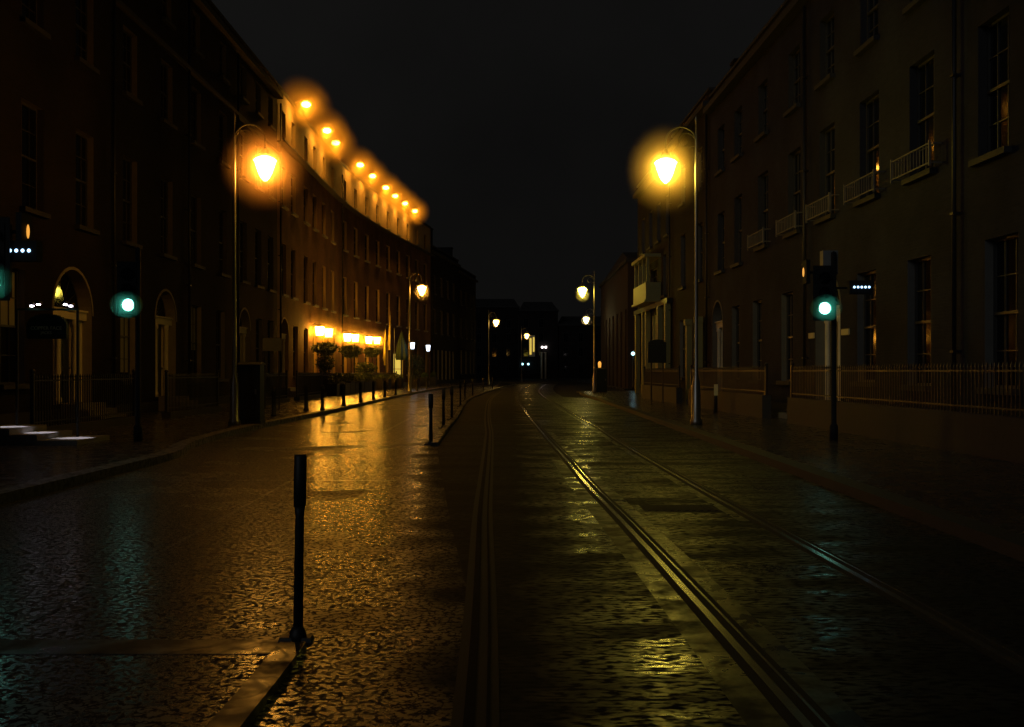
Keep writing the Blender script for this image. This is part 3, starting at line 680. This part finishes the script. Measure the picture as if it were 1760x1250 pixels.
def post_lantern(x, y, z, m, label):
    t = thing('post_lantern', label, 'lantern post', (x, y, .13), 0, 'lantern posts by the hotel'); z -= .13
    g = MB(); g.lathe([(.1, 0), (.1, .1), (.045, .2), (.035, z-.4), (.06, z-.35)], 10); g.build('pole', 'black iron', t)
    g = MB(); g.box(-.13, .13, -.13, .13, z-.3, z+.24, 1.4, 1.4); g.build('glass_box', m, t)
    g = MB(); g.box(-.22, .22, -.22, .22, z+.243, z+.4, .2, .2); g.build('cap', 'black iron', t)
post_lantern(-7.75, 92, 3.75, 'lantern white', 'white lantern on a thin pole right of the hotel trees')
post_lantern(-8.75, 87.5, 3.85, 'lantern white', 'white lantern partly behind the lamp pole, over the round tree')

# ------------------------------------------------------------------ hotel plants, flags, parasol
def plant(name, label, cat, loc, builder, group=None):
    t = thing(name, label, cat, loc, 0, group); builder(t); return t
def hedge_box(w_, h=.55, bush=.5, m='foliage', n=500):
    def b(t):
        g = MB(); g.box(-.3, .3, -w_/2, w_/2, 0, h); g.box(-.34, .34, -w_/2-.04, w_/2+.04, h+.003, h+.06); g.build('box', 'planter', t)
        g = MB(); g.leaves((0, 0, h+bush*.45), .36, w_/2+.05, bush*.6, n, .07); g.build('foliage', m, t)
    return b
def topiary(z, rx, ry, rz, n=700, low=True):
    def b(t):
        g = MB(); g.box(-.3, .3, -.3, .3, 0, .5, 1.15, 1.15); g.build('pot', 'planter', t)
        g = MB(); g.tube([(0, 0, .45), (.03, .02, 1.2), (0, 0, z)], [.06, .045, .04], 8)
        g.tube([(0, 0, z-.7), (0, ry*.5, z-.1)], .025, 6); g.tube([(0, 0, z-.7), (0, -ry*.5, z-.1)], .025, 6); g.build('trunk', 'bark', t)
        g = MB(); g.leaves((0, 0, z), rx, ry, rz, n, .085); g.leaves((0, ry*.5, z-rz*.7), rx*.6, ry*.35, rz*.7, n//4, .08)
        g.leaves((0, -ry*.6, z-rz*.8), rx*.5, ry*.3, rz*.7, n//5, .08); g.build('crown', 'foliage', t)
    return b
def on(s, n): p = ML(s, n, 0); return (p[0], p[1], .13)
plant('trimmed_tree', 'flat topped dark potted tree under the first lantern pair', 'tree', (-12.05, 64.2, .13), topiary(2.95, .85, 1.35, .36, 1100), 'flat topped potted trees under the hotel lanterns')
plant('trimmed_tree', 'flat topped dark potted tree under the middle lantern pair', 'tree', (-12.0, 74.2, .13), topiary(3.0, .9, 1.4, .40, 1100), 'flat topped potted trees under the hotel lanterns')
plant('trimmed_tree', 'flat topped dark potted tree under the third lantern pair', 'tree', (-11.6, 82.6, .13), topiary(3.1, .75, 1.3, .34, 1000), 'flat topped potted trees under the hotel lanterns')
plant('leafy_bush', 'loose dark bush below the first flat topped tree', 'bush', (-11.85, 63.2, .13), topiary(2.0, .6, .9, .5, 700))
plant('leafy_bush', 'broad dark bush on the railing below the third lantern pair', 'bush', (-11.7, 79.6, .13), topiary(1.7, .95, 1.1, .5, 900))
plant('round_tree', 'round dark tree beside the lamp pole, right of the parasol', 'tree', on(90.6, 2.9), topiary(2.1, .9, .9, .95, 1200))
for k in range(9):
    s = 57.8+k*2.05
    if k == 0: s = 58.8
    plant('planter_box', '%s dark planter box from the near end of the hotel front' % ORD[k], 'planter', on(s+1.2, 2.3), hedge_box(1.9, .75 if k % 2 else .65, .6, 'foliage', 420), 'planter boxes along the hotel railing')
for k, s in enumerate((79.2, 81.6, 84.2, 86.6)):
    plant('planter_box', 'dark planter box on the curved hotel front, %s before the bright doorway' % ('farthest', 'third', 'second', 'last')[k], 'planter', on(s, 2.35), hedge_box(1.7, .8, .4, 'foliage pale' if k == 2 else 'foliage', 350), 'planter boxes along the hotel railing')
plant('planter_box', 'low dark planter right of the bright doorway', 'planter', on(93.4, 2.3), hedge_box(2.0, .75, .4), 'planter boxes along the hotel railing')
plant('planter_box', 'dark planter box beyond the round tree, by the white lantern', 'planter', on(97.2, 2.3), hedge_box(2.6, .8, .5), 'planter boxes along the hotel railing')
plant('planter_box', 'farthest dark planter box at the end of the hotel', 'planter', on(101.2, 2.3), hedge_box(2.6, .8, .6), 'planter boxes along the hotel railing')
for k, (s, h, hasf) in enumerate(((83.5, 5.2, 1), (85.3, 6.5, 1), (86.8, 5.2, 0))):
    p = on(s, 1.9); t = thing('flagpole', ('leftmost', 'middle, tallest', 'rightmost')[k] + ' slim flagpole in front of the hotel doorway', 'flagpole', p, 0, 'flagpoles at the hotel door')
    g = MB(); g.lathe([(.07, 0), (.05, .1), (.035, h-.1), (.06, h-.05), (.0, h+.03)], 10); g.build('pole', 'window paint', t)
    if hasf:
        g = MB()
        for j in range(10):                       # furled cloth hanging close to the pole
            z = h-.25-j*.3; w1 = .06+.04*j*.6; a = .4*math.sin(j*1.3)
            z2 = z-.3; w2 = .06+.04*(j+1)*.6; a2 = .4*math.sin((j+1)*1.3)
            if j > 7: w2 *= .6
            if j > 8: w1 *= .6
            g.quad((-w1, a*w1, z), (-.03, -.05, z), (-.03, -.05, z2), (-w2, a2*w2, z2)); g.quad((-.03, -.05, z), (.0, .06, z), (.0, .06, z2), (-.03, -.05, z2)); g.quad((-w1, a*w1, z), (0, .06, z), (0, .06, z2), (-w2, a2*w2, z2))
        g.build('flag', 'canvas yellow', t)
t = thing('closed_parasol', 'closed dark green parasol standing beside the hotel doorway', 'parasol', on(88.3, 2.2))
g = MB(); g.lathe([(.3, 0), (.3, .08), (.03, .1), (.03, 5.0), (.0, 5.1)], 12); g.build('stand', 'black iron', t)
g = MB(); n = 16; rows = []
for z, r in ((4.9, .06), (4.4, .2), (3.8, .34), (3.2, .45), (2.7, .5), (2.45, .42)):
    rows.append([g.V((r*(1+.16*(-1)**k)*math.cos(2*math.pi*k/n), r*(1+.16*(-1)**k)*math.sin(2*math.pi*k/n), z)) for k in range(n)])
for a, b in zip(rows, rows[1:]):
    for k in range(n): g.F([a[k], a[(k+1) % n], b[(k+1) % n], b[k]])
g.F(rows[0]); g.F(rows[-1]); g.build('canopy', 'canvas green', t)

# ------------------------------------------------------------------ bollards
def thin_bollard(loc, label):
    t = thing('thin_bollard', label, 'bollard', loc, 0, 'thin bollards beside the tram track')
    g = MB(); g.lathe([(.03, 0), (.026, .75), (.032, .8)], 12); g.build('post', 'black rubber', t)
    g = MB(); g.lathe([(.036, .8), (.037, .95), (.037, 1.1), (.03, 1.11)], 14); g.build('sleeve', 'black rubber', t)
    g = MB(); g.lathe([(.055, 0), (.05, .05), (.04, .07), (.032, .09)], 12); g.box(-.11, .09, -.05, .05, 0, .03, .9, .8); g.build('foot', 'black rubber', t)
    return t
b0 = thin_bollard((BX(5.9)+.01, 5.9, 0), 'black thin bollard standing alone closest to the camera on the left road')
yb = [21.6, 27.9, 32.6, 44.9, 53, 62, 73, 86]
for k, y in enumerate(yb):
    o = dup(b0, (BX(y)-.03, y, 0), .3*k, '%s thin bollard of the far row along the tram track, counting from its near end' % ORD[k])
    o.scale = (1.4, 1.4, 1.0)
b0.rotation_euler = (R(1), R(1.0), 0)
def post_bollard(loc, label):
    t = thing('pavement_bollard', label, 'bollard', loc, 0, 'thick bollards along the left kerb')
    g = MB(); g.lathe([(.1, 0), (.1, .06), (.07, .1), (.065, .78), (.08, .8), (.08, .84)], 14); g.build('post', 'black iron', t)
    g = MB(); g.lathe([(.075, .845), (.07, .9), (.04, .95), (.0, .96)], 14); g.build('cap', 'black iron', t)
    return t
p0 = post_bollard((-7.1, 37.3, .13), 'thick black bollard on the left kerb edge, nearest of the kerb row')
for k, (x, y) in enumerate(((-7.1, 42), (-7.1, 46.6), (-7.1, 51), (-7.15, 56), (-7.15, 61.2), (-7.0, 73.5), (-6.85, 80))):
    dup(p0, (x, y, .13), 0, '%s thick bollard of the left kerb row, counting away from the camera' % ORD[k+1])
dup(p0, (-7.75, 32.4, .13), 0, 'thick black bollard set back on the pavement, right of the dark cabinet')
dup(p0, (-7.65, 37.0, .13), 0, 'thick black bollard set back beside the nearest kerb bollard')

# ------------------------------------------------------------------ traffic signals
def signal(loc, label, z, lens_x, extras, head=True):
    t = thing('traffic_signal', label, 'traffic light', loc, 0, 'green traffic signals')
    k = -loc[2]; z += k
    g = MB(); g.lathe([(.09, 0), (.09, .3), (.057, .35), (.057, z+1.2), (.0, z+1.24)], 12); g.build('pole', 'signal black', t)
    g = MB(); x = lens_x
    g.box(x-.17, x+.17, -.28, -.06, z-.2, z+.82); g.box(x-.24, x+.24, -.265, -.255, z-.26, z+.9); g.build('head', 'signal black', t)
    g = MB(); g.tube([(0, 0, z+.5), (x, -.06, z+.5)], .03, 6); g.tube([(0, 0, z), (x, -.06, z)], .03, 6); g.build('bracket', 'signal black', t)
    for i, zz in enumerate((z+.62, z+.31, z)):
        g = MB(); n = 12; rad = .125
        for j in range(n):                       # visor hood open at the bottom
            a0, a1 = R(-20+220*j/n), R(-20+220*(j+1)/n)
            P = lambda a, y: (x+rad*1.08*math.cos(a), y, zz+rad*1.08*math.sin(a))
            g.quad(P(a0, -.281), P(a1, -.281), P(a1, -.34), P(a0, -.34))
        vi = g.build('visor', 'signal black', t)
        g = MB(); c = g.V((x, -.36, zz)); ring = [g.V((x+rad*math.cos(2*math.pi*j/20), -.285, zz+rad*math.sin(2*math.pi*j/20))) for j in range(20)]
        for j in range(20): g.F([c, ring[j], ring[(j+1) % 20]])
        g.build('lens', 'signal lens green' if i == 2 else 'glass dark', vi)
    for ex in extras:
        if ex[0] == 'dots':
            _, dx, dz, sp = ex
            g = MB(); g.box(dx-sp*2.5-.06, dx+sp*2.5+.06, -.22, -.04, dz+k-.14, dz+k+.14); bx = g.build('tram_signal', 'signal black', t)
            for j in range(5): g = MB(); g.ball((dx+(j-2)*sp, -.225, dz+k), .026, .012, .026, 10, 6); g.build('light_dot', 'signal dot', bx)
            g = MB(); g.tube([(0, 0, dz+k), (dx, -.05, dz+k)], .025, 6); g.build('tram_signal_arm', 'signal black', bx)
        if ex[0] == 'amber':
            _, dx, dz = ex
            g = MB(); g.box(dx-.1 if dx > lens_x else dx+.02, dx-.02 if dx > lens_x else dx+.1, -.2, .1, dz+k-.25, dz+k+.25); bx = g.build('side_head', 'signal black', t)
            g = MB(); g.ball((dx, -.05, dz+k), .018, .03, .1, 12, 8); g.build('side_lens', 'signal amber', bx)
            g = MB(); g.tube([(0, 0, dz+k), (dx, 0, dz+k)], .025, 6); g.build('side_arm', 'signal black', bx)
    return t
signal((-7.85, 20.9, .13), 'slim signal on the left pavement with green disc, between two arched doors', 2.97, -.1, [])
mist((-7.95, 20.52, 2.97), .34, 'mist green', 'green glow round the left pavement signal', (1, .8, .85))
signal((-7.35, 14.1, .13), 'signal at the left edge of the photo with five white dots, green light cut off', 2.84, .13, [('dots', .44, 3.28, .088), ('amber', .52, 3.57)])
mist((-7.22, 13.72, 2.84), .34, 'mist green', 'green glow cut by the left edge of the photo', (1, .8, .85))
ts = signal((6.85, 21.2, .13), 'signal on the right pavement with green disc and row of five white dots', 2.92, -.28, [('dots', .52, 3.37, .078), ('amber', -.66, 3.7)])
g = MB(); g.box(-.2, .12, .08, .3, 3.55, 4.05); g.build('rear_head', 'signal grey', ts)
mist((6.57, 20.82, 2.92), .34, 'mist green', 'green glow round the right pavement signal', (1, .8, .85))

# ------------------------------------------------------------------ cabinets, boards
def cabinet(loc, w_, d_, h, label, extra=None):
    t = thing('street_cabinet', label, 'cabinet', loc)
    g = MB(); g.box(-w_/2, w_/2, -d_/2, d_/2, .1, h); g.box(-w_/2-.02, w_/2+.02, -d_/2-.02, d_/2+.02, 0, .097); g.build('body', 'cabinet green', t)
    g = MB(); g.box(-w_/2-.04, w_/2+.04, -d_/2-.04, d_/2+.04, h+.003, h+.07, .85, .85); g.build('lid', 'cabinet green', t)
    g = MB(); g.box(-w_/2+.05, w_/2-.05, -d_/2-.015, -d_/2-.003, .2, h-.1); dr = g.build('door', 'cabinet green', t)
    g = MB(); g.box(w_/2-.14, w_/2-.1, -d_/2-.04, -d_/2-.016, h*.5, h*.5+.14); g.build('handle', 'galvanised', dr)
    return t
cabinet((-7.3, 27.9, .13), .6, .5, 1.65, 'tall dark street cabinet beside the nearest left lamp pole')
cabinet((6.25, 69.6, .13), .75, .5, 1.6, 'dark street cabinet at the foot of the distant right corner lamp')
t = thing('beacon', 'small amber beacon on top of the distant right corner cabinet', 'beacon', (6.12, 69.5, 1.8))
g = MB(); g.lathe([(.12, 0), (.1, .05)], 12); g.build('base', 'black iron', t)
g = MB(); g.lathe([(.09, .051), (.1, .15), (.12, .45), (.05, .6)], 12); g.build('dome', 'signal amber', t); t.scale = (1, 1, .8)
MATS['signal amber'].node_tree.nodes['Principled BSDF'].inputs['Emission Strength'].default_value = 1.0
t = thing('notice_board', 'dark round topped notice board on legs before the yellow shop front', 'sign', (6.7, 46, .13))
g = MB(); c = 1.85
g.box(-.42, .42, -.06, .06, c-.0, c+.85)
n = 10
for i in range(n):
    a0, a1 = math.pi*i/n, math.pi*(i+1)/n
    pf = [(-.42*math.cos(a), c+.853+.22*math.sin(a)) for a in (a0, a1)]
    g.box(pf[0][0], pf[1][0], -.06, .06, c+.853, max(pf[0][1], pf[1][1]))
g.build('panel', 'black iron', t)
g = MB(); g.box(-.3, -.24, -.03, .03, 0, c-.003); g.box(.24, .3, -.03, .03, 0, c-.003); g.build('leg', 'black iron', t)
# plaques by the right doors
for s, z, wd, lb in ((31.5, 2.72, .5, 'pale yellow name plate on the wall left of the pillared right door'), (28.5, 2.72, .6, 'pale yellow name plate right of the pillared right door')):
    p = MR(s, .0, z); t = thing('name_plate', lb, 'plate', p, math.atan2(.023, 1), 'pale name plates by the right door')
    g = MB(); g.box(-.05, -.01, -wd/2, wd/2, -.08, .08); g.build('plate', 'cream plaque', t)
    g = MB(); g.box(-.04, -.003, -wd/2-.02, wd/2+.02, -.1, -.083); g.box(-.04, -.003, -wd/2-.02, wd/2+.02, .083, .1); g.build('plate_frame', 'black iron', t)
p = (6.4, 23.2, .13)
t = thing('marker_post', 'short post with a pale strip under the right window row', 'post', (RX(37)-2.1, 35.6, .13))
g = MB(); g.lathe([(.07, 0), (.06, 1.0), (.0, 1.03)], 10); g.build('post', 'black iron', t)
g = MB(); g.box(-.07, .07, -.075, -.062, .6, 1.0); g.build('reflector', 'cream plaque', t)

# ------------------------------------------------------------------ left entrance with lit steps and sign
t = thing('entrance_canopy', 'arched dark canopy with gold green letters and four small spotlights', 'canopy', (-9.72, 21.0, .13))
Z = -.13
g = MB()
for x in (-.72, .56): g.box(x-.022, x+.022, -.02, .02, 0, 2.75)
g.build('post', 'black iron', t)
g = MB(); n = 14
for i in range(n):
    a0, a1 = math.pi*i/n, math.pi*(i+1)/n
    x0, x1 = -.08-.42*math.cos(a0), -.08-.42*math.cos(a1); h = .28*max(math.sin(a0), math.sin(a1))
    g.box(x0, x1, -.05, .05, 2.27, 2.27+.12+h)
g.box(-.74, .58, -.03, .03, 2.75, 2.79); g.box(-.5, .34, -.045, .045, 2.15, 2.267)
bd = g.build('sign_board', 'sign green', t)
def text(s, size, loc, m, parent, name):
    cu = bpy.data.curves.new(name, 'FONT'); cu.body = s; cu.size = size; cu.align_x = 'CENTER'; cu.extrude = .003
    tmp = bpy.data.objects.new('tmp', cu); COL.objects.link(tmp)
    dg = bpy.context.evaluated_depsgraph_get(); me = bpy.data.meshes.new_from_object(tmp.evaluated_get(dg)); bpy.data.objects.remove(tmp); bpy.data.curves.remove(cu)
    me.materials.clear(); me.materials.append(MATS[m])
    o = bpy.data.objects.new(name, me); COL.objects.link(o); o.parent = parent; o.location = loc; o.rotation_euler = (R(90), 0, 0)
    return o
text('COPPER FACE', .105, (-.08, -.056, 2.34), 'sign letter', bd, 'lettering')
text('JACKS', .085, (-.08, -.056, 2.25), 'sign letter', bd, 'lettering')
g = MB()
for k, (x, z) in enumerate(((-.40, 2.83), (-.26, 2.86), (.31, 2.86), (.42, 2.83))):
    g = MB(); g.box(x-.05, x+.05, -.08, .08, z+.03, z+.08, .8, .8); sp = g.build('spotlight', 'black iron', t)
    g = MB(); g.ball((x, -.02, z+.01), .045, .05, .018, 12, 6); g.build('spot_lens', 'spot white', sp)
for x, dx in ((-.45, -.22), (-.12, .12), (.42, .3)):
    ld = bpy.data.lights.new('spot_beam', 'SPOT'); ld.energy = 420; ld.color = (.95, .88, 1); ld.spot_size = R(17); ld.spot_blend = .5; ld.shadow_soft_size = .03
    lo = bpy.data.objects.new('spot_beam', ld); COL.objects.link(lo); lo.parent = t; lo.location = (x, -.1, 2.7); lo.rotation_euler = (R(-8), -math.atan2(dx, 2.6), 0)
t = thing('entrance_steps', 'three pale stone steps lit white under the canopy at the left', 'steps', (-9.7, 20.6, .13))
for k, (x0, x1, h) in enumerate(((.25, 1.05, .09), (-.3, .249, .2), (-1.1, -.301, .32))):
    g = MB(); g.box(x0, x1, -.8, .8, 0, h); g.build('step', 'granite', t)
t = thing('sign_panel', 'pale rectangular sign on the wall by the third arched door', 'sign', (-9.3, 38.6, .13))
g = MB(); g.box(-.36, .36, -.03, .03, 2.25, 2.75); g.build('panel', 'signal grey', t)
g = MB(); g.box(-.3, -.25, -.02, .02, 0, 2.247); g.box(.25, .3, -.02, .02, 0, 2.247); g.build('leg', 'black iron', t)

# ------------------------------------------------------------------ small distant lights
def small_lamp(px, py, Y, r, m, label, wall=True):
    x = (px-880)/1711*Y; z = 1.6+(638-py)/1711*Y
    t = thing('distant_lamp', label, 'lamp', (x, Y, 0 if not wall else z-.6), 0, 'small lights at the far end of the street')
    zz = z if not wall else .6
    g = MB(); g.ball((0, 0, zz), r, r, r, 10, 6); g.build('globe', m, t)
    g = MB()
    if wall: g.tube([(0, 0, zz-r), (0, .05, zz-r-.2), (0, 205.9-Y if Y > 200 else .3, zz-r-.25)], .05, 6)
    else: g.lathe([(.12, 0), (.06, .4), (.05, zz-r)], 8)
    g.build('bracket' if wall else 'pole', 'black iron', t)
small_lamp(1063, 600, 120, .32, 'far light', 'white globe lamp on a pole past the right corner', False)
small_lamp(1039, 588, 150, .2, 'far light', 'faint pink light above the pair beyond the right corner lamp', False)
small_lamp(1088, 608, 84, .16, 'far blue light', 'greenish white light left of the corner shop', False)
small_lamp(1059, 624, 140, .14, 'far light', 'tiny white light below the globe lamp', False)
small_lamp(1052, 630, 130, .14, 'far blue light', 'tiny bluish light left under the globe lamp', False)
small_lamp(1077, 627, 110, .12, 'far light', 'tiny pinkish light right of the globe lamp', False)
small_lamp(1036, 607, 160, .17, 'far light', 'left one of a faint pair of pinkish lights', False)
small_lamp(1041, 607, 160, .17, 'far light', 'right one of a faint pair of pinkish lights', False)
small_lamp(898, 626, 205.6, .22, 'far blue light', 'left bluish light at the far end of the street')
small_lamp(908, 626, 205.6, .22, 'far blue light', 'right bluish light at the far end of the street')
small_lamp(932, 597, 205.6, .25, 'far light', 'left small white light over the far columns')
small_lamp(938, 597, 205.6, .25, 'far light', 'right small white light over the far columns')
x0, x1 = (910-880)/1711*204.5, (919-880)/1711*204.5
t = thing('lit_bay_window', 'tall narrow yellow lit bay on the far building at the street end', 'window', ((x0+x1)/2, 205.9, 0))
g = MB(); g.box(-.62, .62, -.5, -.003, 4.6, 9.0); g.build('bay_frame', 'painted reveal', t)
g = MB(); g.box(-.5, -.1, -.54, -.503, 5, 8.4); g.box(.2, .5, -.54, -.503, 5.6, 8.6); g.build('lit_pane', 'lit room', t)
